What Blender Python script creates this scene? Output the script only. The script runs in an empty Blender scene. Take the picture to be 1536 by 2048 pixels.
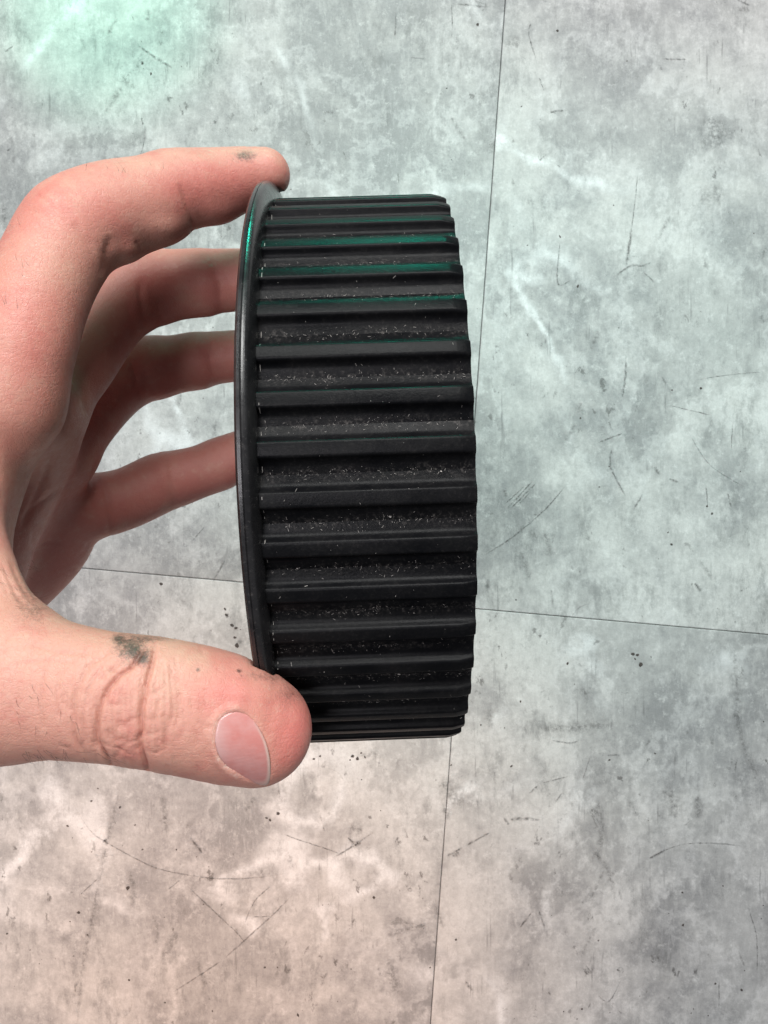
import bpy, bmesh, math, random
import numpy as np
from mathutils import Vector, Matrix, noise as mnoise
from mathutils.bvhtree import BVHTree

# ------------------------------------------------------------------ scene, camera, light
S = bpy.context.scene
COL = S.collection
MM = 0.001
F = 1450.0            # focal length in photograph pixels (1536 x 2048)
CAMH = 600.0          # camera height over the floor, mm

def P(px, py, d):     # photograph pixel + distance below the camera (mm) -> world point in metres
    return Vector(((px - 768.0) * d / F, -(py - 1024.0) * d / F, CAMH - d)) * MM

cam_d = bpy.data.cameras.new('camera')
cam = bpy.data.objects.new('camera', cam_d); COL.objects.link(cam)
cam.location = (0, 0, CAMH * MM)
cam_d.sensor_fit = 'VERTICAL'; cam_d.sensor_height = 36.0; cam_d.sensor_width = 27.0
cam_d.lens = F / 2048.0 * 36.0
cam_d.clip_start = 0.01; cam_d.clip_end = 50.0
cam_d.dof.use_dof = True
cam_d.dof.focus_distance = 0.155
cam_d.dof.aperture_fstop = 110.0
S.camera = cam

w = bpy.data.worlds.new('World'); S.world = w; w.use_nodes = True
bg = w.node_tree.nodes['Background']
bg.inputs[0].default_value = (0.93, 0.97, 1.0, 1)
bg.inputs[1].default_value = 0.15

def aim(o, target):
    o.rotation_euler = (Vector(target) - o.location).to_track_quat('-Z', 'Y').to_euler()

def area(name, loc, target, size, power, color):
    l = bpy.data.lights.new(name, 'AREA'); l.shape = 'RECTANGLE'
    l.size, l.size_y = size; l.energy = power; l.color = color
    o = bpy.data.objects.new(name, l); COL.objects.link(o); o.location = loc; aim(o, target)
    return o

def spot(name, loc, target, deg, blend, power, color, radius):
    l = bpy.data.lights.new(name, 'SPOT'); l.spot_size = math.radians(deg); l.spot_blend = blend
    l.energy = power; l.color = color; l.shadow_soft_size = radius
    o = bpy.data.objects.new(name, l); COL.objects.link(o); o.location = loc; aim(o, target)
    return o

area('window_light', (0.10, 1.15, 1.55), (0, 0, 0.3), (1.1, 0.6), 39.0, (0.98, 0.985, 0.965))
area('ceiling_lamp', (-0.35, 0.0, 1.75), (-0.03, -0.05, 0.3), (0.5, 0.5), 10.0, (0.99, 0.96, 1.0))
spot('green_panel', (0.04, 0.95, 0.41), (0.002, 0.06, 0.44), 6.5, 0.45, 34.0, (0.02, 1.0, 0.68), 0.07)
spot('green_lamp', (-0.30, 0.62, 0.75), (-0.235, 0.430, 0.0), 18, 1.0, 14.0, (0.0, 1.0, 0.58), 0.02)
spot('mint_lamp', (0.46, 0.60, 1.15), (0.17, 0.08, 0.0), 32, 1.0, 21.0, (0.34, 1.0, 0.82), 0.06)
spot('pale_mint_lamp', (0.05, 0.95, 1.1), (-0.10, 0.31, 0.0), 27, 1.0, 18.0, (0.35, 1.0, 0.74), 0.06)
spot('warm_lamp', (-0.28, -0.62, 1.35), (-0.16, -0.40, 0.0), 33, 1.0, 66.0, (1.0, 0.57, 0.37), 0.08)

vs = S.view_settings
S.display_settings.display_device = 'sRGB'
vs.view_transform = 'Standard'; vs.look = 'None'; vs.exposure = 0.0; vs.gamma = 1.0
vs.use_curve_mapping = False
S.cycles.max_bounces = 6; S.cycles.use_denoising = True

# ------------------------------------------------------------------ helpers
def mesh_obj(name, verts, faces, mat, parent=None, smooth=True):
    me = bpy.data.meshes.new(name)
    me.from_pydata([tuple(v) for v in verts], [], faces); me.update()
    if mat: me.materials.append(mat)
    if smooth: me.polygons.foreach_set('use_smooth', [True] * len(me.polygons))
    o = bpy.data.objects.new(name, me); COL.objects.link(o)
    if parent: o.parent = parent
    return o

def tag(o, label=None, cat=None, kind=None):
    if label: o['label'] = label
    if cat: o['category'] = cat
    if kind: o['kind'] = kind

class NT:
    """small helper round a material node tree"""
    def __init__(self, name):
        self.m = bpy.data.materials.new(name); self.m.use_nodes = True
        self.t = self.m.node_tree; self.n = self.t.nodes; self.l = self.t.links
        self.b = self.n['Principled BSDF']; self.out = self.n['Material Output']
    def node(self, typ, **kw):
        x = self.n.new(typ)
        for k, v in kw.items(): setattr(x, k, v)
        return x
    def link(self, a, b): self.l.new(a, b)
    def put(self, sock, v):
        if isinstance(v, bpy.types.NodeSocket): self.l.new(v, sock)
        elif v is not None: sock.default_value = v
    def noise(self, vec, scale, detail=6, rough=0.6, dist=0.0, lac=2.0):
        x = self.node('ShaderNodeTexNoise'); self.put(x.inputs['Vector'], vec)
        x.inputs['Scale'].default_value = scale; x.inputs['Detail'].default_value = detail
        x.inputs['Roughness'].default_value = rough; x.inputs['Distortion'].default_value = dist
        x.inputs['Lacunarity'].default_value = lac
        return x
    def ramp(self, fac, lo, hi, a=0.0, b=1.0, smooth=True):
        x = self.node('ShaderNodeMapRange'); x.interpolation_type = 'SMOOTHSTEP' if smooth else 'LINEAR'
        x.clamp = True
        self.put(x.inputs['Value'], fac)
        x.inputs['From Min'].default_value = lo; x.inputs['From Max'].default_value = hi
        x.inputs['To Min'].default_value = a; x.inputs['To Max'].default_value = b
        return x.outputs['Result']
    def math(self, op, a, b=None, c=None):
        x = self.node('ShaderNodeMath', operation=op)
        self.put(x.inputs[0], a); self.put(x.inputs[1], b)
        if c is not None: self.put(x.inputs[2], c)
        return x.outputs[0]
    def mix(self, fac, a, b, blend='MIX'):
        x = self.node('ShaderNodeMix', data_type='RGBA', blend_type=blend)
        x.clamp_factor = True
        self.put(x.inputs[0], fac); self.put(x.inputs[6], a); self.put(x.inputs[7], b)
        return x.outputs[2]
    def mapping(self, vec, scale=(1, 1, 1), rot=(0, 0, 0), loc=(0, 0, 0)):
        x = self.node('ShaderNodeMapping'); self.put(x.inputs['Vector'], vec)
        x.inputs['Scale'].default_value = scale; x.inputs['Rotation'].default_value = rot
        x.inputs['Location'].default_value = loc
        return x.outputs[0]
    def bump(self, h, strength, dist, normal=None):
        x = self.node('ShaderNodeBump'); self.put(x.inputs['Height'], h)
        x.inputs['Strength'].default_value = strength; x.inputs['Distance'].default_value = dist
        if normal is not None: self.put(x.inputs['Normal'], normal)
        return x.outputs[0]

def G(v, a=1.0): return (v, v, v, a)

# ------------------------------------------------------------------ materials
def mat_floor():
    t = NT('vinyl_concrete_tile')
    tc = t.node('ShaderNodeTexCoord'); oi = t.node('ShaderNodeObjectInfo')
    off = t.node('ShaderNodeVectorMath', operation='SCALE'); off.inputs[0].default_value = (7.3, 3.1, 11.7)
    t.link(oi.outputs['Random'], off.inputs['Scale'])
    add = t.node('ShaderNodeVectorMath', operation='ADD')
    t.link(tc.outputs['Object'], add.inputs[0]); t.link(off.outputs[0], add.inputs[1])
    v = add.outputs[0]
    big = t.noise(v, 4.0, 6, 0.62, 0.6).outputs['Fac']
    med = t.noise(v, 17, 12, 0.72, 0.15).outputs['Fac']
    fine = t.noise(v, 190, 6, 0.75).outputs['Fac']
    grain = t.noise(v, 800, 3, 0.7).outputs['Fac']
    s = t.math('ADD', t.math('MULTIPLY', big, 0.55), t.math('MULTIPLY', med, 0.45))
    base = t.mix(t.ramp(s, 0.39, 0.59), (0.245, 0.248, 0.252, 1), (0.485, 0.485, 0.475, 1))
    # pale cloudy patches with crumbly edges
    pale = t.noise(t.mapping(v, (1, 1, 1), (0, 0, 0.6), (3, 1, 0)), 19, 14, 0.78, 0.1).outputs['Fac']
    base = t.mix(t.math('MULTIPLY', t.ramp(pale, 0.49, 0.68), 0.60), base, (0.62, 0.62, 0.61, 1))
    # slaty grey fields with one torn edge
    sl = t.noise(t.mapping(v, (1, 0.8, 1), (0, 0, -0.5), (6, 3, 4)), 6.5, 13, 0.66, 0.15).outputs['Fac']
    base = t.mix(t.math('MULTIPLY', t.ramp(sl, 0.50, 0.60), t.ramp(sl, 0.74, 0.56, 0, 0.42)), base, (0.20, 0.203, 0.206, 1))
    base = t.mix(t.math('MULTIPLY', t.ramp(sl, 0.50, 0.533), t.ramp(sl, 0.552, 0.530, 0, 0.24)), base, (0.66, 0.665, 0.665, 1))
    # pale veins, soft and broken
    wob = t.noise(v, 60, 6, 0.7)
    wsc = t.node('ShaderNodeVectorMath', operation='SCALE'); t.link(wob.outputs['Color'], wsc.inputs[0]); wsc.inputs['Scale'].default_value = 0.012
    wad = t.node('ShaderNodeVectorMath', operation='ADD'); t.link(v, wad.inputs[0]); t.link(wsc.outputs[0], wad.inputs[1])
    vn = t.noise(t.mapping(wad.outputs[0], (1, 1, 1), (0, 0, 0.35), (1, 8, 2)), 5.0, 3, 0.5, 0.3).outputs['Fac']
    ridge = t.math('ABSOLUTE', t.math('SUBTRACT', vn, 0.5))
    vm = t.math('MULTIPLY', t.ramp(t.noise(v, 7, 3, 0.5).outputs['Fac'], 0.44, 0.58), t.ramp(t.noise(v, 45, 6, 0.7).outputs['Fac'], 0.30, 0.56))
    vein = t.math('MULTIPLY', t.ramp(ridge, 0.0, 0.028, 1, 0), vm)
    base = t.mix(t.math('MULTIPLY', vein, 0.85), base, (0.68, 0.695, 0.70, 1))
    # dark streaky smudges, broken up
    st = t.noise(t.mapping(v, (1.0, 0.45, 1), (0, 0, 0.25), (5, 2, 9)), 42, 12, 0.80, 0.1).outputs['Fac']
    sm = t.ramp(t.noise(t.mapping(v, (1, 1, 1), (0, 0, 1), (9, 9, 1)), 7, 6, 0.65).outputs['Fac'], 0.40, 0.62)
    smud = t.math('MULTIPLY', t.ramp(st, 0.49, 0.64), sm)
    base = t.mix(t.math('MULTIPLY', smud, 0.55), base, (0.120, 0.124, 0.124, 1))
    # crumbly dark and pale speckle
    spm = t.ramp(t.noise(v, 11, 5, 0.6).outputs['Fac'], 0.40, 0.60, 0.25, 1.0)
    sp = t.noise(v, 130, 10, 0.82).outputs['Fac']
    base = t.mix(t.math('MULTIPLY', t.math('MULTIPLY', t.ramp(sp, 0.53, 0.67), spm), 0.46), base, (0.155, 0.158, 0.158, 1))
    wsp = t.noise(t.mapping(v, (1, 1, 1), (0, 0, 0), (2, 2, 5)), 120, 10, 0.80).outputs['Fac']
    base = t.mix(t.math('MULTIPLY', t.ramp(wsp, 0.53, 0.68), 0.50), base, (0.62, 0.625, 0.62, 1))
    # small chipped dark marks, in clusters
    ch = t.noise(t.mapping(v, (1, 0.7, 1), (0, 0, 0.8), (8, 1, 3)), 95, 8, 0.70, 0.3).outputs['Fac']
    cm = t.ramp(t.noise(t.mapping(v, (1, 1, 1), (0, 0, 0), (4, 7, 2)), 9, 5, 0.65).outputs['Fac'], 0.42, 0.62)
    base = t.mix(t.math('MULTIPLY', t.math('MULTIPLY', t.ramp(ch, 0.60, 0.665), cm), 0.80), base, (0.085, 0.083, 0.080, 1))
    # brushed plaster strokes
    p1 = t.noise(t.mapping(v, (1, 0.30, 1), (0, 0, 0.9), (1, 2, 3)), 210, 5, 0.7, 0.4).outputs['Fac']
    p2 = t.noise(t.mapping(v, (1, 0.30, 1), (0, 0, -0.6), (3, 2, 1)), 210, 5, 0.7, 0.4).outputs['Fac']
    pm = t.ramp(t.noise(v, 12, 4, 0.6).outputs['Fac'], 0.44, 0.56)
    pl = t.math('ADD', t.math('MULTIPLY', p1, pm), t.math('MULTIPLY', p2, t.math('SUBTRACT', 1.0, pm)))
    base = t.mix(t.ramp(pl, 0.50, 0.68, 0, 0.20), base, (0.22, 0.222, 0.22, 1))
    base = t.mix(t.ramp(pl, 0.50, 0.34, 0, 0.20), base, (0.60, 0.605, 0.595, 1))
    # faint fine scratchy lines
    hl = t.noise(t.mapping(v, (1, 0.06, 1), (0, 0, -0.7)), 260, 3, 0.6, 0.1).outputs['Fac']
    hl2 = t.noise(t.mapping(v, (1, 0.06, 1), (0, 0, 0.5), (4, 4, 4)), 260, 3, 0.6, 0.1).outputs['Fac']
    hm = t.ramp(t.noise(v, 22, 5, 0.65).outputs['Fac'], 0.50, 0.62)
    hh = t.math('MAXIMUM', t.ramp(hl, 0.62, 0.72), t.ramp(hl2, 0.62, 0.72))
    base = t.mix(t.math('MULTIPLY', t.math('MULTIPLY', hh, hm), 0.5), base, (0.12, 0.12, 0.12, 1))
    gmul = t.ramp(t.math('ADD', t.math('MULTIPLY', fine, 0.6), t.math('MULTIPLY', grain, 0.4)), 0.3, 0.7, 0.82, 1.17, False)
    cg = t.node('ShaderNodeCombineColor'); [t.link(gmul, cg.inputs[i]) for i in range(3)]
    base = t.mix(1.0, base, cg.outputs[0], 'MULTIPLY')
    t.link(base, t.b.inputs['Base Color'])
    t.link(t.ramp(med, 0.3, 0.7, 0.42, 0.62), t.b.inputs['Roughness'])
    t.b.inputs['Specular IOR Level'].default_value = 0.35
    h = t.math('ADD', t.math('MULTIPLY', fine, 0.5), t.math('ADD', t.math('MULTIPLY', vein, 0.35), t.math('ADD', t.math('MULTIPLY', sp, 0.8), t.math('MULTIPLY', pl, -0.4))))
    t.link(t.bump(h, 0.55, 0.0010), t.b.inputs['Normal'])
    return t.m

def mat_mark(name, col, lo=0.40, hi=0.62, dens=0.85, scale=260, soft_pow=1.0):
    t = NT(name)
    tc = t.node('ShaderNodeTexCoord')
    n = t.noise(tc.outputs['Object'], scale, 5, 0.75).outputs['Fac']
    at = t.node('ShaderNodeAttribute'); at.attribute_name = 'soft'
    soft = t.math('POWER', at.outputs['Fac'], soft_pow)
    t.link(t.math('MULTIPLY', t.ramp(n, lo, hi, 0.0, dens), soft), t.b.inputs['Alpha'])
    t.b.inputs['Base Color'].default_value = col
    t.b.inputs['Roughness'].default_value = 0.8
    return t.m

def mat_black():
    t = NT('black_plastic')
    tc = t.node('ShaderNodeTexCoord'); v = tc.outputs['Object']
    oi = t.node('ShaderNodeObjectInfo')
    off = t.node('ShaderNodeVectorMath', operation='SCALE'); off.inputs[0].default_value = (0.7, 0.3, 0.4)
    t.link(oi.outputs['Random'], off.inputs['Scale'])
    add = t.node('ShaderNodeVectorMath', operation='ADD'); t.link(v, add.inputs[0]); t.link(off.outputs[0], add.inputs[1]); v = add.outputs[0]
    big = t.noise(v, 70, 6, 0.7).outputs['Fac']
    fine = t.noise(t.mapping(v, (1, 1, 1)), 1300, 4, 0.75).outputs['Fac']
    c = t.mix(t.ramp(big, 0.35, 0.68), (0.0036, 0.0038, 0.0046, 1), (0.0078, 0.0078, 0.0084, 1))
    gv = t.node('ShaderNodeAttribute'); gv.attribute_name = 'groove'
    speck = t.noise(v, 2300, 3, 0.7).outputs['Fac']
    dust = t.math('MULTIPLY', t.ramp(fine, 0.48, 0.74), t.ramp(big, 0.36, 0.62, 0.3, 1.0))
    dust = t.math('MULTIPLY', dust, t.math('MULTIPLY_ADD', gv.outputs['Fac'], 0.85, 0.12))
    c = t.mix(t.math('MULTIPLY', dust, 0.9), c, (0.095, 0.087, 0.082, 1))
    sm = t.math('MULTIPLY', t.ramp(speck, 0.66, 0.76), t.math('MULTIPLY_ADD', gv.outputs['Fac'], 0.9, 0.1))
    c = t.mix(t.math('MULTIPLY', sm, 0.5), c, (0.20, 0.18, 0.17, 1))
    t.link(c, t.b.inputs['Base Color'])
    t.link(t.ramp(big, 0.3, 0.7, 0.28, 0.40), t.b.inputs['Roughness'])
    t.b.inputs['Specular IOR Level'].default_value = 0.065
    t.link(t.bump(t.math('ADD', fine, t.math('MULTIPLY', speck, 0.6)), 0.22, 0.00025), t.b.inputs['Normal'])
    return t.m

def mat_flange():
    t = NT('black_turned_plastic')
    tc = t.node('ShaderNodeTexCoord'); v = tc.outputs['Object']
    sep = t.node('ShaderNodeSeparateXYZ'); t.link(v, sep.inputs[0])
    comb = t.node('ShaderNodeCombineXYZ'); t.link(sep.outputs[0], comb.inputs[0])
    rings = t.noise(comb.outputs[0], 1900, 4, 0.6).outputs['Fac']
    n = t.noise(v, 120, 6, 0.7).outputs['Fac']; f = t.noise(v, 1000, 4, 0.7).outputs['Fac']
    c = t.mix(t.ramp(n, 0.3, 0.7), (0.008, 0.008, 0.009, 1), (0.02, 0.019, 0.02, 1))
    c = t.mix(t.math('MULTIPLY', t.ramp(f, 0.58, 0.74), 0.35), c, (0.13, 0.12, 0.115, 1))
    t.link(c, t.b.inputs['Base Color'])
    t.link(t.ramp(n, 0.3, 0.7, 0.20, 0.32), t.b.inputs['Roughness'])
    t.link(t.bump(t.math('ADD', rings, t.math('MULTIPLY', f, 0.4)), 0.30, 0.0002), t.b.inputs['Normal'])
    return t.m

def mat_skin():
    t = NT('skin')
    at = t.node('ShaderNodeAttribute'); at.attribute_name = 'skin_tone'
    tc = t.node('ShaderNodeTexCoord'); v = tc.outputs['Object']
    blot = t.noise(v, 110, 5, 0.65).outputs['Fac']
    c = t.mix(t.ramp(blot, 0.50, 0.70, 0, 0.42), at.outputs['Color'], (0.50, 0.135, 0.115, 1))
    c = t.mix(t.ramp(blot, 0.48, 0.28, 0, 0.35), c, (0.58, 0.36, 0.265, 1))
    b2 = t.noise(v, 420, 5, 0.7).outputs['Fac']
    c = t.mix(t.ramp(b2, 0.52, 0.72, 0, 0.30), c, (0.46, 0.15, 0.12, 1))
    c = t.mix(t.ramp(b2, 0.46, 0.28, 0, 0.30), c, (0.61, 0.38, 0.285, 1))
    gr = t.node('ShaderNodeAttribute'); gr.attribute_name = 'grime'
    gn = t.noise(v, 1300, 6, 0.85, 0.4).outputs['Fac']
    gsum = t.math('ADD', t.math('MULTIPLY', gr.outputs['Fac'], 1.0), t.math('MULTIPLY', t.math('SUBTRACT', gn, 0.5), 2.2))
    gm = t.math('MULTIPLY', t.ramp(gsum, 0.10, 1.15, 0, 0.92), t.ramp(gr.outputs['Fac'], 0.02, 0.2))
    c = t.mix(gm, c, (0.045, 0.032, 0.026, 1))
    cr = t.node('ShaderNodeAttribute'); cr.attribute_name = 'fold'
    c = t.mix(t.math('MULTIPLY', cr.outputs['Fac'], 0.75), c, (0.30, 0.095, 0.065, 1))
    t.link(c, t.b.inputs['Base Color'])
    t.b.inputs['Subsurface Weight'].default_value = 0.18
    t.b.inputs['Subsurface Radius'].default_value = (1.0, 0.35, 0.2)
    t.b.inputs['Subsurface Scale'].default_value = 0.0022
    t.b.inputs['Specular IOR Level'].default_value = 0.5
    rn = t.noise(v, 700, 4, 0.7).outputs['Fac']
    t.link(t.ramp(rn, 0.3, 0.7, 0.36, 0.56), t.b.inputs['Roughness'])
    vo = t.node('ShaderNodeTexVoronoi', feature='DISTANCE_TO_EDGE'); vo.inputs['Scale'].default_value = 1100
    wv = t.node('ShaderNodeVectorMath', operation='ADD'); t.link(v, wv.inputs[0])
    wn = t.noise(v, 500, 3, 0.6); sc = t.node('ShaderNodeVectorMath', operation='SCALE'); t.link(wn.outputs['Color'], sc.inputs[0]); sc.inputs['Scale'].default_value = 0.0012
    t.link(sc.outputs[0], wv.inputs[1]); t.link(wv.outputs[0], vo.inputs['Vector'])
    cell = t.ramp(vo.outputs['Distance'], 0.0, 0.10)
    mid = t.noise(t.mapping(v, (1, 2.0, 1), (0, 0, 0.35)), 420, 6, 0.75, 0.5).outputs['Fac']
    h = t.math('ADD', t.math('MULTIPLY', cell, 0.30), t.math('ADD', t.math('MULTIPLY', rn, 0.5), t.math('MULTIPLY', mid, 1.5)))
    t.link(t.bump(h, 0.34, 0.0004), t.b.inputs['Normal'])
    return t.m

def mat_nail():
    t = NT('fingernail')
    tc = t.node('ShaderNodeTexCoord'); v = tc.outputs['Object']
    n = t.noise(v, 180, 5, 0.6).outputs['Fac']
    at = t.node('ShaderNodeAttribute'); at.attribute_name = 'edge'
    c = t.mix(t.ramp(n, 0.35, 0.65), (0.52, 0.20, 0.178, 1), (0.55, 0.265, 0.245, 1))
    tcx = t.node('ShaderNodeSeparateXYZ'); t.link(v, tcx.inputs[0])
    c = t.mix(t.ramp(tcx.outputs[0], P(470, 1490, 130).x, P(436, 1490, 130).x, 0, 0.55), c, (0.56, 0.40, 0.385, 1))
    c = t.mix(at.outputs['Fac'], c, (0.60, 0.43, 0.37, 1))
    t.link(c, t.b.inputs['Base Color'])
    t.b.inputs['Roughness'].default_value = 0.20
    t.b.inputs['Subsurface Weight'].default_value = 0.065
    t.b.inputs['Subsurface Radius'].default_value = (1, .4, .3); t.b.inputs['Subsurface Scale'].default_value = 0.001
    rg = t.noise(t.mapping(v, (0.25, 1.0, 1), (0, 0, -0.25)), 1500, 3, 0.6).outputs['Fac']
    t.link(t.bump(rg, 0.25, 0.0002), t.b.inputs['Normal'])
    return t.m

def mat_plain(name, col, rough=0.8):
    t = NT(name)
    tc = t.node('ShaderNodeTexCoord')
    n = t.noise(tc.outputs['Object'], 300, 4, 0.6).outputs['Fac']
    t.link(t.mix(n, tuple(x * 0.75 for x in col[:3]) + (1,), tuple(min(1, x * 1.25) for x in col[:3]) + (1,)), t.b.inputs['Base Color'])
    t.b.inputs['Roughness'].default_value = rough
    return t.m

M_floor = mat_floor(); M_black = mat_black(); M_flange = mat_flange(); M_skin = mat_skin(); M_nail = mat_nail()
M_under = mat_plain('dark_subfloor', (0.07, 0.066, 0.062))
M_dust = mat_plain('dust_fleck', (0.32, 0.30, 0.28))
M_hair = mat_plain('dark_hair', (0.03, 0.02, 0.015), 0.5)
M_scr = mat_mark('scratch_dirt', (0.045, 0.042, 0.04, 1), 0.34, 0.64, 0.72, 300, 0.9)
M_smu = mat_mark('scuff_dirt', (0.10, 0.098, 0.095, 1), 0.36, 0.66, 0.50, 330, 1.4)
M_grit = mat_plain('grit', (0.05, 0.042, 0.038))

# ------------------------------------------------------------------ floor: subfloor sheet and tiles laid on it
def build_floor():
    fl = mesh_obj('floor', [(-1.5, -1.5, -0.003), (1.5, -1.5, -0.003), (1.5, 1.5, -0.003), (-1.5, 1.5, -0.003)], [(0, 1, 2, 3)], M_under, None, False)
    tag(fl, 'grey concrete-look vinyl tile floor', None, 'structure')
    eh = Vector((0.9961, -0.0880, 0)); ev = Vector((0.0730, 0.9973, 0))
    L = 0.610; gap = 0.0005; b = 0.0006
    corner = Vector((0.0637, -0.0790, 0))
    def quad(ins, z):
        return [eh * x + ev * y + Vector((0, 0, z)) for x, y in ((ins, ins), (L - ins, ins), (L - ins, L - ins), (ins, L - ins))]
    g = gap / 2
    vs_ = quad(g, -0.003) + quad(g, -b) + quad(g + b * 0.45, -b * 0.25) + quad(g + b * 1.4, 0.0)
    fs = []
    for k in range(3):
        for i in range(4):
            j = (i + 1) % 4
            fs.append((k * 4 + i, k * 4 + j, k * 4 + 4 + j, k * 4 + 4 + i))
    fs.append((12, 13, 14, 15))
    me = bpy.data.meshes.new('tile'); me.from_pydata([tuple(v) for v in vs_], [], fs); me.materials.append(M_floor); me.update()
    for i in (-2, -1, 0, 1):
        for j in (-2, -1, 0, 1):
            o = bpy.data.objects.new('tile', me); COL.objects.link(o); o.parent = fl
            shift = 0.0048 if i < 0 else 0.0
            o.location = corner + eh * (L * i) + ev * (L * j + shift)
    return fl

FLOOR = build_floor()

# wear on the floor: scratches, scuffs and grit, given where they lie on the tiles
rng = random.Random(11)
def fpt(px, py, z=0.00012): p = P(px, py, CAMH); return Vector((p.x, p.y, z))

def smooth_line(pts, n=8):
    out = []
    for i in range(len(pts) - 1):
        p0 = pts[max(i - 1, 0)]; p1 = pts[i]; p2 = pts[i + 1]; p3 = pts[min(i + 2, len(pts) - 1)]
        for k in range(n):
            t = k / n
            out.append(tuple(0.5 * ((2 * b) + (-a + c) * t + (2 * a - 5 * b + 4 * c - d) * t * t + (-a + 3 * b - 3 * c + d) * t ** 3) for a, b, c, d in zip(p0, p1, p2, p3)))
    out.append(tuple(pts[-1])); return out

def ribbon(V, Fc, A, pts, wpx, z, wob=0.6, op=1.0):
    q = smooth_line(pts, 8); n = len(q); base = len(V)
    for i, (x, y) in enumerate(q):
        a = q[max(i - 1, 0)]; b = q[min(i + 1, n - 1)]
        dx, dy = b[0] - a[0], b[1] - a[1]; l = math.hypot(dx, dy) or 1
        tpr = min(1, 5.0 * min(i, n - 1 - i) / n + 0.10)
        hw = wpx * 0.75 * tpr * (1 + wob * (rng.random() - 0.5))
        jx, jy = (rng.random() - .5) * 0.8, (rng.random() - .5) * 0.8
        V.append(fpt(x - dy / l * hw + jx, y + dx / l * hw + jy, z)); V.append(fpt(x + jx, y + jy, z)); V.append(fpt(x + dy / l * hw + jx, y - dx / l * hw + jy, z))
        A += [0.0, op * min(1, tpr + 0.2) * rng.uniform(0.7, 1.0), 0.0]
        if i:
            k = base + 3 * i
            Fc.append((k - 3, k - 2, k + 1, k)); Fc.append((k - 2, k - 1, k + 2, k + 1))

def soft_attr(o, A):
    a = o.data.attributes.new('soft', 'FLOAT', 'POINT'); a.data.foreach_set('value', A)

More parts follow.
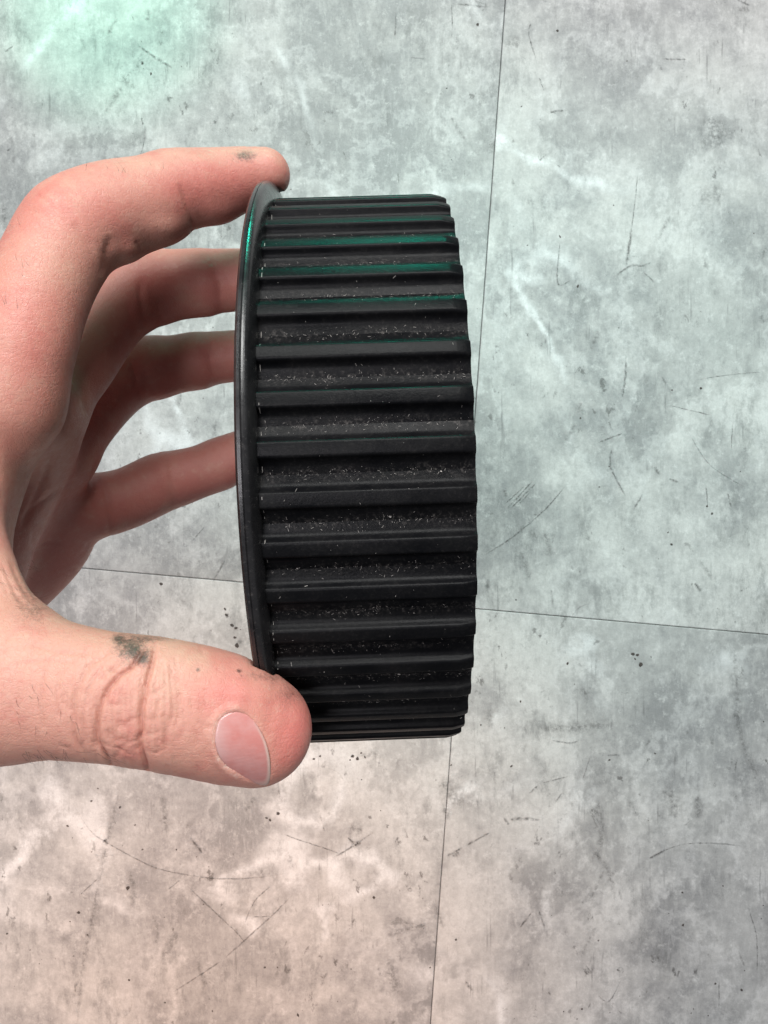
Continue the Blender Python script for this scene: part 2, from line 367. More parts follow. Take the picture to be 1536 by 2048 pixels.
def build_wear():
    scr = [([(145,1605),(180,1660),(212,1684),(262,1712),(310,1735),(365,1748),(430,1757),(500,1756),(590,1745)],2.2),
           ([(208,1679),(216,1688)],7), ([(378,1775),(415,1810),(470,1862),(490,1885)],2.4),
           ([(588,1787),(545,1830),(490,1880),(445,1920)],2.6), ([(445,1920),(400,1950),(345,1985)],2.2),
           ([(545,1770),(515,1795),(500,1820),(490,1845)],2.2), ([(505,1834),(542,1832)],2.2), ([(382,1675),(392,1690),(405,1706)],6),
           ([(665,1716),(690,1702),(712,1688),(748,1664)],3.5), ([(703,1690),(722,1685)],10), ([(695,1675),(712,1690)],5),
           ([(568,1668),(590,1677),(630,1690),(690,1711)],2.0), ([(335,1780),(360,1760)],2), ([(160,1790),(198,1755)],2.2),
           ([(966,1112),(1024,1075),(1090,1019),(1130,973)],2.4), ([(1014,1017),(1066,961)],3), ([(1022,1017),(1072,966)],3),
           ([(1010,1008),(1050,972)],2), ([(1034,1012),(1060,985)],2), ([(1308,934),(1319,949)],5), ([(1338,958),(1357,964)],4),
           ([(1389,1166),(1402,1183)],6), ([(1078,155),(1088,182)],2.5), ([(1062,45),(1058,70),(1072,120)],2.5), ([(1100,225),(1127,221)],5),
           ([(1325,118),(1373,119)],3), ([(1263,455),(1258,495),(1253,530)],6), ([(1275,350),(1268,420),(1263,455)],2.4), ([(1228,555),(1260,532),(1285,532),(1303,524)],4),
           ([(1288,545),(1310,566)],3), ([(1120,480),(1115,565),(1140,562)],3), ([(1298,1717),(1338,1697),(1378,1687),(1438,1687),(1493,1694)],2.2),
           ([(1298,1717),(1330,1700)],4), ([(1008,1635),(1018,1650)],5), ([(1058,1587),(1075,1572)],4), ([(1085,1566),(1140,1552)],2.5),
           ([(1040,1855),(1063,1825)],3), ([(1078,1822),(1090,1858)],4), ([(893,1712),(925,1695)],5), ([(905,1712),(918,1704)],9), ([(930,1692),(980,1665)],3.5),
           ([(1020,1640),(1040,1637),(1080,1640)],5), ([(930,1962),(945,1981)],6), ([(1495,1812),(1513,1875),(1514,1950)],2), ([(1438,1960),(1438,2026)],2),
           ([(1180,1515),(1165,1560)],1.6), ([(1125,1585),(1110,1605)],2), ([(1100,1480),(1140,1486),(1158,1480)],3), ([(1213,1510),(1240,1510)],2),
           ([(1195,1990),(1218,2002),(1242,1960)],2), ([(275,90),(310,115),(345,136)],5), ([(290,250),(288,285),(278,320)],2), ([(10,104),(27,92)],3), ([(14,302),(22,297)],3),
           ([(283,235),(286,250)],3), ([(428,240),(432,248)],6), ([(284,122),(285,130)],6), ([(1252,712),(1250,760),(1244,795)],4),
           ([(1223,899),(1222,936),(1252,994)],3.5), ([(1195,886),(1246,866)],3), ([(1268,1018),(1285,988)],3.5), ([(425,1165),(450,1120)],3), ([(385,1082),(410,1052)],2),
           ([(1415,1010),(1412,970)],2.5), ([(1455,985),(1462,1014)],2.5), ([(820,115),(850,118)],2), ([(905,60),(903,5)],2), ([(912,8),(972,14)],4), ([(790,80),(792,25)],2.5),
           ([(1475,0),(1500,12)],3), ([(1335,810),(1420,830)],2), ([(1395,760),(1440,752),(1536,742)],1.6), ([(1380,870),(1420,930),(1490,975)],1.6), ([(1465,845),(1462,905)],2),
           ([(150,1985),(152,1970),(156,1972)],4), ([(555,1560),(560,1600)],1.6), ([(640,1630),(650,1665)],1.5)]
    nscr = len(scr)
    for _ in range(36):      # short random hair scratches
        x, y = rng.uniform(-100, 1640), rng.uniform(-100, 2150); a = rng.uniform(0, 6.28); l = rng.choice((10, 14, 20, 30, 45)); c = rng.uniform(-.3, .3)
        scr.append(([(x, y), (x + l * .5 * math.cos(a), y + l * .5 * math.sin(a)), (x + l * math.cos(a + c), y + l * math.sin(a + c))], rng.uniform(1.0, 2.4)))
    V, Fc, A = [], [], []
    for k, (pts, wpx) in enumerate(scr): ribbon(V, Fc, A, pts, wpx, 0.00016, 0.6, 1.0 if k < nscr else rng.uniform(0.3, 0.7))
    o = mesh_obj('scratches', V, Fc, M_scr, FLOOR, False); soft_attr(o, A); tag(o, None, None, 'stuff')
    smu = [([(325,1590),(330,1630),(333,1676)],16), ([(240,1575),(222,1650),(205,1730),(186,1830),(165,1940),(155,2048)],10), ([(255,1738),(266,1770),(264,1812)],12),
           ([(1080,1458),(1140,1455),(1230,1447)],22), ([(780,1850),(800,1846),(858,1852)],9), ([(772,1873),(810,1860),(855,1850)],8), ([(880,1560),(905,1590),(930,1600)],40),
           ([(1320,1580),(1345,1600),(1350,1640)],26), ([(1475,1420),(1490,1500),(1520,1560)],16), ([(700,1650),(725,1665)],30), ([(720,1512),(760,1505)],12), ([(775,1915),(800,1990)],22),
           ([(1040,1100),(1060,1160)],10), ([(1420,230),(1440,300)],50), ([(1400,400),(1450,380)],40), ([(305,1830),(315,1860),(308,1900)],5), ([(1465,1290),(1475,1400),(1468,1440)],20),
           ([(1010,80),(1040,90)],26), ([(1195,1600),(1205,1660),(1190,1720)],14), ([(1180,1690),(1215,1740),(1230,1800)],10)]
    for _ in range(60):
        x, y = rng.uniform(-100, 1640), rng.uniform(-100, 2150); a = rng.uniform(0.9, 2.2); l = rng.uniform(15, 70)
        smu.append(([(x, y), (x + l * math.cos(a), y + l * math.sin(a))], rng.uniform(4, 14)))
    V, Fc, A = [], [], []
    for k, (pts, wpx) in enumerate(smu): ribbon(V, Fc, A, pts, wpx * 1.2, 0.00008, 0.4)
    o = mesh_obj('scuff_marks', V, Fc, M_smu, FLOOR, False); soft_attr(o, A); tag(o, None, None, 'stuff')
    gr = [(135,1652,6),(157,1825,7),(256,1776,9),(14,1867,6),(596,2030,9),(556,1627,8),(285,1699,5),(353,1699,4),(258,1960,5),(240,1614,6),(270,1650,5),(183,1602,5),(196,1577,4),
          (540,1640,7),(533,1636,6),(705,1512,8),(715,1517,8),(722,1506,5),(730,1514,6),(700,1520,5),(628,1518,6),(640,1512,5),(450,1218,7),(453,1230,8),(464,1250,9),(472,1256,8),(470,1275,6),
          (474,1291,10),(482,1318,9),(322,1168,8),(1365,1785,5),(1366,1850,6),(1483,1980,7),(1431,1967,5),(1446,1772,4),(1219,1520,5),(912,1879,5),(1164,2018,4),(1154,2038,3),(1220,2025,3),
          (1387,2018,4),(1197,1881,4),(1235,1940,3),(962,1450,4),(902,1530,5),(1023,1532,7),(1310,1507,5),(1336,1065,5),(1343,1089,7),(1414,1012,6),(1424,1027,6),(1402,777,6),(1161,836,4),
          (1032,1200,4),(1344,780,4),(1275,1310,8),(1266,1308,8),(1281,1330,10),(1270,1318,6),(1135,1327,7),(1041,1403,5),(302,148,7),(285,127,5),(955,49,8),(1115,62,6),(1156,572,8),(1120,473,7),
          (420,1520,3),(860,1935,4),(702,1938,4),(147,1912,4),(175,1870,4),(60,1900,3),(330,2005,4),(425,2022,4),(530,1935,5),(555,1935,4),(748,1795,7),(645,1810,3)]
    for _ in range(130):
        gr.append((rng.uniform(-100, 1640), rng.uniform(-100, 2150), rng.choice((1.6, 2, 2.4, 3, 3.6))))
    V, Fc = [], []
    for (x, y, s) in gr:
        b = len(V); k = 7; ph = rng.random() * 6; el = rng.uniform(0.55, 1.0); ro = rng.random() * 3.14
        top = fpt(x, y, 0.0001 + s * 0.00006)
        for i in range(k):
            a = ph + i / k * 6.283; r = s / 2 * rng.uniform(0.65, 1.2)
            ux, uy = r * math.cos(a), r * math.sin(a) * el
            V.append(fpt(x + ux * math.cos(ro) - uy * math.sin(ro), y + ux * math.sin(ro) + uy * math.cos(ro), 0.00004))
        V.append(top)
        for i in range(k): Fc.append((b + i, b + (i + 1) % k, b + k))
    o = mesh_obj('grit', V, Fc, M_grit, FLOOR); tag(o, None, None, 'stuff')
build_wear()

# ------------------------------------------------------------------ the toothed wheel
WC = np.array([-5.5646, -10.5294, 199.2818]); A_, B_ = -0.0339, 0.0122
WID, RB, RF, NT_ = 42.68, 70.0, 73.77, 48
PITCH = 2 * math.pi / NT_; PH0 = -1.0626
ax_i = np.array([math.cos(A_) * math.cos(B_), math.sin(A_) * math.cos(B_), math.sin(B_)])
v_i = np.array([-math.sin(A_), math.cos(A_), 0]); v_i -= ax_i * (v_i @ ax_i); v_i /= np.linalg.norm(v_i)
w_i = np.cross(ax_i, v_i); w_i = -w_i if w_i[2] > 0 else w_i
def i2w(u): return Vector((u[0], -u[1], -u[2]))
AX, UP, TO = i2w(ax_i), -i2w(v_i), i2w(w_i)
WORG = Vector((WC[0], -WC[1], CAMH - WC[2])) * MM
WM = Matrix(((AX.x, UP.x, TO.x, WORG.x), (AX.y, UP.y, TO.y, WORG.y), (AX.z, UP.z, TO.z, WORG.z), (0, 0, 0, 1)))
T0, T1 = -WID / 2, WID / 2

def lathe(name, prof, mat, parent, seg=192, closed=True):
    """prof: list of (t, r) in mm, spun round the local X axis"""
    n = len(prof); V, Fc = [], []
    for i in range(seg):
        a = 2 * math.pi * i / seg
        for t, r in prof: V.append((t * MM, -r * math.sin(a) * MM, r * math.cos(a) * MM))
    for i in range(seg):
        j = (i + 1) % seg
        for k in range(n if closed else n - 1):
            l = (k + 1) % n
            Fc.append((i * n + k, i * n + l, j * n + l, j * n + k))
    o = mesh_obj(name, V, Fc, mat, parent, True)
    bm = bmesh.new(); bm.from_mesh(o.data); bmesh.ops.recalc_face_normals(bm, faces=bm.faces[:]); bm.to_mesh(o.data); bm.free()
    o.data.set_sharp_from_angle(angle=math.radians(38))
    return o

def fillet(pts, rads, n=5):
    out = [pts[0]]
    for i in range(1, len(pts) - 1):
        p0, p1, p2 = map(np.array, (pts[i - 1], pts[i], pts[i + 1])); r = rads[i]
        a = (p0 - p1) / np.linalg.norm(p0 - p1); b = (p2 - p1) / np.linalg.norm(p2 - p1)
        s, e = p1 + a * r, p1 + b * r
        for k in range(n + 1):
            t = k / n; out.append(tuple((1 - t) ** 2 * s + 2 * t * (1 - t) * p1 + t * t * e))
    out.append(pts[-1]); return out

def build_wheel():
    root = bpy.data.objects.new('toothed_pulley', None); COL.objects.link(root); root.matrix_world = WM
    tag(root, 'black plastic toothed belt pulley with a flange on one end, held in the hand', 'pulley')
    tw = T0 + 3.75
    fp = [(T0, 12), (T0, 72.6), (T0 + 0.15, 73.3), (T0 + 0.6, 73.77), (T0 + 1.2, 73.85), (T0 + 1.35, 73.66), (T0 + 1.5, 73.85), (T0 + 2.2, 73.7), (T0 + 2.45, 73.45), (T0 + 2.75, 72.9), (T0 + 3.2, 71.6), (T0 + 3.4, 70.6), (T0 + 3.5, 69.0), (T0 + 3.55, 66.0), (T0 + 3.55, 12)]
    lathe('flange', fp, M_flange, root)
    rb = RB - 4.0
    lathe('rim', [(tw - 0.4, 58), (tw - 0.4, rb), (T1 - 0.05, rb), (T1 - 0.05, 58.6), (T1 - 0.6, 58)], M_black, root)
    lathe('web', [(2, 18), (2, 58.3), (8, 58.3), (8, 18)], M_black, root, 96)
    lathe('hub', [(tw - 0.4, 8), (tw - 0.4, 20), (T1 - 4, 19.6), (T1 - 3.4, 19), (T1 - 3.4, 8)], M_black, root, 96)
    # one tooth with half a groove on each side, repeated round the rim
    half = PITCH * RB / 2; ld = 0.0403 * RB / 2
    pr = fillet([(0, RB), (ld + 0.05, RB), (ld + 0.72, RB - 1.75), (half, RB - 2.3)], [0, 0.55, 1.0, 0])
    pr = [(-s, r) for s, r in pr[:0:-1]] + pr
    ts = [(tw - 0.3, 0), (tw + 3, 0), (T1 - 20, 0), (T1 - 2.9, 0), (T1 - 2.45, 0.12), (T1 - 0.45, 0.88), (T1, 1.3)]
    V, Fc = [], []; n = len(pr) + 2
    for t, k in ts:
        ring = [(-half, rb + 0.05 - 0.4)] + pr + [(half, rb + 0.05 - 0.4)]
        for i, (s, r) in enumerate(ring):
            if 0 < i < n - 1:
                d = RB - r
                r = RB - d - k * (0.60 - 0.22 * d)
            ang = s / RB
            V.append((t * MM, -r * math.sin(ang) * MM, r * math.cos(ang) * MM))
    for a in range(len(ts) - 1):
        for i in range(n):
            j = (i + 1) % n
            Fc.append((a * n + i, (a + 1) * n + i, (a + 1) * n + j, a * n + j))
    Fc.append(tuple(range(n))); Fc.append(tuple((len(ts) - 1) * n + i for i in range(n))[::-1])
    first = mesh_obj('tooth', V, Fc, M_black, root, True)
    bm = bmesh.new(); bm.from_mesh(first.data); bmesh.ops.recalc_face_normals(bm, faces=bm.faces[:]); bm.to_mesh(first.data); bm.free()
    ga = [min(1.0, max(0.0, (abs(math.atan2(-q[1], q[2])) * RB - ld - 1.5) / (half - ld - 1.5))) for q in V]
    a = first.data.attributes.new('groove', 'FLOAT', 'POINT'); a.data.foreach_set('value', ga)
    first.data.set_sharp_from_angle(angle=math.radians(45))
    for i in range(NT_):
        o = first if i == 0 else first.copy()
        if i: COL.objects.link(o)
        o.parent = root; o.rotation_euler = (PH0 + PITCH * i, 0, 0)
    # lint, dust and pale specks caught in the grooves
    V, Fc = [], []; r_ = random.Random(5)
    def surf(t, ang):
        s = ((ang - PH0 + PITCH / 2) % PITCH - PITCH / 2) * RB
        r = float(np.interp(abs(s), [0, ld, ld + 0.25, ld + 0.9, ld + 1.6, half], [RB, RB, RB - 0.6, RB - 1.75, RB - 1.95, RB - 2.25]))
        return r + 0.06
    def fleck(t, ang, l, wd, th):
        b = len(V); r0 = None
        dt, da = l / 2 * math.cos(th), l / 2 * math.sin(th)
        nt, na = -wd / 2 * math.sin(th), wd / 2 * math.cos(th)
        for (x, y) in ((-dt - nt, -da - na), (-dt + nt, -da + na), (dt + nt, da + na), (dt - nt, da - na)):
            an = ang + y / RB; r = surf(t, an) + r_.uniform(0, 0.06)
            V.append(((t + x) * MM, -r * math.sin(an) * MM, r * math.cos(an) * MM))
        Fc.append((b, b + 1, b + 2, b + 3))
    for _ in range(4200):
        i = r_.randrange(NT_); t = r_.uniform(tw + 1, T1 - 0.6) if r_.random() < 0.5 else min(T1 - 1, max(tw + 1, r_.gauss(1, 9)))
        if r_.random() < 0.86: ang = PH0 + PITCH * (i + 0.5) + r_.gauss(0.003, 0.011)
        else: ang = PH0 + PITCH * (i + r_.random())
        if r_.random() < 0.7: fleck(t, ang, r_.uniform(0.05, 0.13), r_.uniform(0.04, 0.09), r_.random() * 3.14)
        else: fleck(t, ang, r_.uniform(0.25, 0.6), 0.05, r_.random() * 3.14)
    for t, i, s in ((6.5, 13.5, 0.55), (5.5, 9.45, 0.4), (15, 8.55, 0.3), (-12, 10.5, 0.3)): fleck(t, PH0 + PITCH * (i - 0.02), s, s * 0.7, 0.5)
    for i in range(NT_):                      # broken pale line of moulding flash beside the flange
        for _ in range(4):
            if r_.random() < 0.6: fleck(tw + 0.25, PH0 + PITCH * (i + r_.random()), r_.uniform(0.4, 1.3), 0.09, 1.57)
    d = mesh_obj('dust', V, Fc, M_dust, root, False); tag(d, None, None, 'stuff')
    return root
WHEEL = build_wheel()

# ------------------------------------------------------------------ the hand: one skin grown round a pose skeleton
def cr_chain(pts, step=2.0):
    """pts: (px, py, half width px, depth mm) -> dense array of x, y, z, r in camera millimetres"""
    K = []
    for px, py, r, d in pts: K.append(((px - 768) * d / F, (py - 1024) * d / F, d, r * d / F))
    K = np.array(K); out = []
    for i in range(len(K) - 1):
        p0, p1, p2, p3 = K[max(i - 1, 0)], K[i], K[i + 1], K[min(i + 2, len(K) - 1)]
        n = max(2, int(np.linalg.norm(p2[:3] - p1[:3]) / step))
        for k in range(n):
            t = k / n
            out.append(0.5 * (2 * p1 + (p2 - p0) * t + (2 * p0 - 5 * p1 + 4 * p2 - p3) * t * t + (3 * p1 - p0 - 3 * p2 + p3) * t ** 3))
    out.append(K[-1]); return np.array(out)

CH = []   # (chain, smooth union k, flatten factor along depth)
CH.append(([(-1150,1560,235,205),(-800,1480,215,205),(-520,1410,200,198),(-300,1330,190,188),(-180,1230,170,180)], 10, 1.0))
CH.append(([(-300,1290,150,182),(-110,1000,110,162),(10,800,104,153)], 8, 1.0))
CH.append(([(-250,1300,150,200),(-20,980,98,196),(90,805,76,182)], 8, 1.0))
CH.append(([(-220,1350,150,215),(20,1050,92,215),(112,905,76,206)], 8, 1.0))
CH.append(([(-420,1480,150,222),(-200,1370,110,228),(-50,1232,84,230),(85,1092,86,229),(130,1015,70,224)], 8, 1.0))
CH.append(([(-160,1230,150,190),(-20,1020,100,189),(45,915,84,184),(60,830,84,172)], 10, 1.0))
# thumb root and first web
CH.append(([(-420,1400,190,185),(-240,1370,175,155),(-120,1355,160,141),(0,1367,150,135)], 6, 0.95))
CH.append(([(-130,1340,150,144),(-140,1180,150,150),(-110,980,120,155)], 8, 1.0))
CH.append(([(35,1262,62,137),(5,1205,56,139),(-28,1130,54,142),(-52,1050,54,146),(-64,960,56,150),(-50,880,60,152)], 5, 1.0))
# fingers
CH.append(([(10,800,104,153),(38,705,104,152),(68,612,99,154),(104,530,97,158),(150,462,99,162),(220,427,95,167),(300,404,85,172),(345,384,79,175),(385,376,73,177),(430,370,68,180),(490,357,58,183),(530,349,50,184)], 5, 1.0))
CH.append(([(90,805,76,182),(150,730,74,188),(215,640,70,196),(262,590,75,201),(290,576,75,203),(350,570,67,205),(405,566,66,206),(430,563,62,207),(520,558,58,208)], 3.5, 1.0))
CH.append(([(112,905,76,206),(165,835,70,212),(225,775,65,219),(272,744,64,223),(300,736,63,224),(350,729,56,226),(395,722,57,227),(430,716,52,228),(545,705,48,229)], 3.5, 1.0))
CH.append(([(130,1015,70,224),(190,1012,66,228),(255,996,61,232),(320,966,60,236),(350,958,57,236),(400,943,52,238),(440,928,53,239),(470,915,50,239),(570,880,45,240)], 3.5, 1.0))
CH.append(([(0,1367,150,135),(100,1378,138,133.5),(200,1392,130,133),(300,1404,131,134),(400,1423,130,136),(460,1440,126,137.5),(512,1459,112,139)], 4, 0.80))

def build_hand():
    lo = np.array([-222.0, -102.0, 112.0]); hi = np.array([-6.0, 92.0, 262.0]); h = 0.75
    dims = np.ceil((hi - lo) / h).astype(int) + 1
    D = np.full(dims, 30.0, np.float32)
    axs = [lo[i] + h * np.arange(dims[i], dtype=np.float32) for i in range(3)]
    for pts, k, flat in CH:
        c = cr_chain(pts).astype(np.float32)
        # the chain in pieces of a few capsules each; plain min inside, smooth min against the rest
        bb0 = np.maximum(((c[:, :3] - c[:, 3:4]).min(0) - k - 3 - lo) / h, 0).astype(int)
        bb1 = np.minimum(((c[:, :3] + c[:, 3:4]).max(0) + k + 3 - lo) / h + 2, dims).astype(int)
        sub = np.full(tuple(bb1 - bb0), 30.0, np.float32)
        zc = float(c[:, 2].mean())
        for a, b in zip(c[:-1], c[1:]):
            m = max(a[3], b[3]) + k + 3
            s0 = np.maximum(((np.minimum(a[:3], b[:3]) - m - lo) / h).astype(int), bb0); s1 = np.minimum(((np.maximum(a[:3], b[:3]) + m - lo) / h).astype(int) + 2, bb1)
            if np.any(s1 <= s0): continue
            X = axs[0][s0[0]:s1[0], None, None]; Y = axs[1][None, s0[1]:s1[1], None]; Z = axs[2][None, None, s0[2]:s1[2]]
            u = b[:3] - a[:3]; L2 = float(u @ u) + 1e-9
            t = np.clip(((X - a[0]) * u[0] + (Y - a[1]) * u[1] + (Z - a[2]) * u[2]) / L2, 0, 1)
            dz = (Z - a[2] - t * u[2]) / flat
            dd = np.sqrt((X - a[0] - t * u[0]) ** 2 + (Y - a[1] - t * u[1]) ** 2 + dz ** 2) - (a[3] + t * (b[3] - a[3]))
            sl = tuple(slice(s0[i] - bb0[i], s1[i] - bb0[i]) for i in range(3))
            np.minimum(sub[sl], dd, out=sub[sl])
        sl = tuple(slice(bb0[i], bb1[i]) for i in range(3))
        A = D[sl]; hh = np.maximum(k - np.abs(A - sub), 0) / k
        D[sl] = np.minimum(A, sub) - hh * hh * k * 0.25
    # flesh yields where it presses on the wheel
    x0 = int((-34 - lo[0]) / h) - 14
    X = axs[0][x0:, None, None] - WC[0]; Y = axs[1][None, :, None] - WC[1]; Z = axs[2][None, None, :] - WC[2]
    t = X * ax_i[0] + Y * ax_i[1] + Z * ax_i[2]
    r = np.sqrt(np.maximum(X * X + Y * Y + Z * Z - t * t, 0))
    def cyl(t0, t1, R):
        dr = r - R; dt = np.maximum(t0 - t, t - t1)
        return np.minimum(np.maximum(dr, dt), 0) + np.sqrt(np.maximum(dr, 0) ** 2 + np.maximum(dt, 0) ** 2)
    wheel = np.minimum(cyl(T0 + 0.1, T0 + 3.1, RF - 0.15), cyl(T0 + 1, T1, RB - 0.2)).astype(np.float32)
    A = D[x0:]; B = -wheel; k = 1.2
    hh = np.maximum(k - np.abs(A - B), 0) / k
    D[x0:] = np.maximum(A, B) + hh * hh * k * 0.25
    # naive surface nets
    ins = D < 0
    n = dims
    cnt = np.zeros(tuple(n - 1), np.uint8)
    for i in (0, 1):
        for j in (0, 1):
            for q in (0, 1):
                cnt += ins[i:n[0] - 1 + i, j:n[1] - 1 + j, q:n[2] - 1 + q]
    act = np.argwhere((cnt > 0) & (cnt < 8))
    idx = np.full(tuple(n - 1), -1, np.int32); idx[act[:, 0], act[:, 1], act[:, 2]] = np.arange(len(act))
    acc = np.zeros((len(act), 3)); wt = np.zeros(len(act))
    cor = [(i, j, q) for i in (0, 1) for j in (0, 1) for q in (0, 1)]
    vals = {c: D[act[:, 0] + c[0], act[:, 1] + c[1], act[:, 2] + c[2]] for c in cor}
    for c in cor:
        for a in range(3):
            if c[a] == 0:
                e = list(c); e[a] = 1; e = tuple(e)
                v0, v1 = vals[c], vals[e]; m = (v0 < 0) != (v1 < 0)
                tt = np.where(m, v0 / np.where(v0 - v1 == 0, 1, v0 - v1), 0)
                p = np.zeros((len(act), 3)); p[:] = c; p[:, a] += tt
                acc[m] += p[m]; wt[m] += 1
    V = lo + h * (act + acc / wt[:, None])
    quads = []
    for a in range(3):
        b, c = (a + 1) % 3, (a + 2) % 3
        s0 = [slice(0, n[i] - 1) for i in range(3)]; s1 = list(s0); s1[a] = slice(1, n[a])
        s0[a] = slice(0, n[a] - 1)
        A0 = ins[tuple(s0)]; A1 = ins[tuple(s1)]
        for flip, m in ((False, A0 & ~A1), (True, ~A0 & A1)):
            e = np.argwhere(m); e = e[(e[:, b] > 0) & (e[:, c] > 0)]
            def id_(db, dc):
                f = e.copy(); f[:, b] -= db; f[:, c] -= dc
                return idx[f[:, 0], f[:, 1], f[:, 2]]
            q = np.stack([id_(0, 0), id_(1, 0), id_(1, 1), id_(0, 1)], 1)
            quads.append(q[:, ::-1] if flip else q)
    Q = np.concatenate(quads); Q = Q[(Q >= 0).all(1)]
    # camera millimetres -> world metres (mirrors twice, keeps handedness)
    W = np.stack([V[:, 0], -V[:, 1], CAMH - V[:, 2]], 1) * MM
    # a little relaxation against voxel stepping
    E = np.concatenate([Q[:, [0, 1]], Q[:, [1, 2]], Q[:, [2, 3]], Q[:, [3, 0]]])
    deg = np.bincount(E[:, 0], minlength=len(W)) + np.bincount(E[:, 1], minlength=len(W))
    for it in range(4):
        S_ = np.stack([np.bincount(E[:, 0], W[E[:, 1], i], len(W)) + np.bincount(E[:, 1], W[E[:, 0], i], len(W)) for i in range(3)], 1)
        av = S_ / deg[:, None]; lam = 0.5 if it % 2 == 0 else -0.5
        W = W + lam * (av - W)
    me = bpy.data.meshes.new('hand_base')
    me.from_pydata(W.tolist(), [], Q.tolist()); me.update()
    ob = bpy.data.objects.new('hand', me); COL.objects.link(ob)
    md = ob.modifiers.new('sub', 'SUBSURF'); md.levels = 1; md.render_levels = 1
    bpy.context.view_layer.update()
    dg = bpy.context.evaluated_depsgraph_get()
    me2 = bpy.data.meshes.new_from_object(ob.evaluated_get(dg)); ob.modifiers.clear(); ob.data = me2; me2.name = 'hand'
    return ob

HAND = build_hand()
tag(HAND, 'bare left hand with a grimy thumb gripping the black pulley by its flange', 'hand')

def mesh_co(me):
    a = np.empty(len(me.vertices) * 3, np.float64); me.vertices.foreach_get('co', a); return a.reshape(-1, 3)
def mesh_no(me):
    a = np.empty(len(me.vertices) * 3, np.float64); me.vertex_normals.foreach_get('vector', a); return a.reshape(-1, 3)

def seg_dist(px, py, pts):
    q = np.array(smooth_line(pts, 6)); best = np.full(len(px), 1e9); par = np.zeros(len(px)); m = len(q) - 1
    for i in range(m):
        a, b = q[i], q[i + 1]; u = b - a; L = (u ** 2).sum() + 1e-9
        t = np.clip(((px - a[0]) * u[0] + (py - a[1]) * u[1]) / L, 0, 1)
        d = np.hypot(px - a[0] - t * u[0], py - a[1] - t * u[1]); s = d < best
        best[s] = d[s]; par[s] = ((i + t) / m)[s]
    return best, par

NAIL = [(474,1421),(455,1426),(439,1440),(432,1462),(431,1487),(440,1515),(460,1538),(497,1561),(525,1571),(537,1566),(541,1545),(539,1515),(531,1483),(515,1451),(496,1429)]

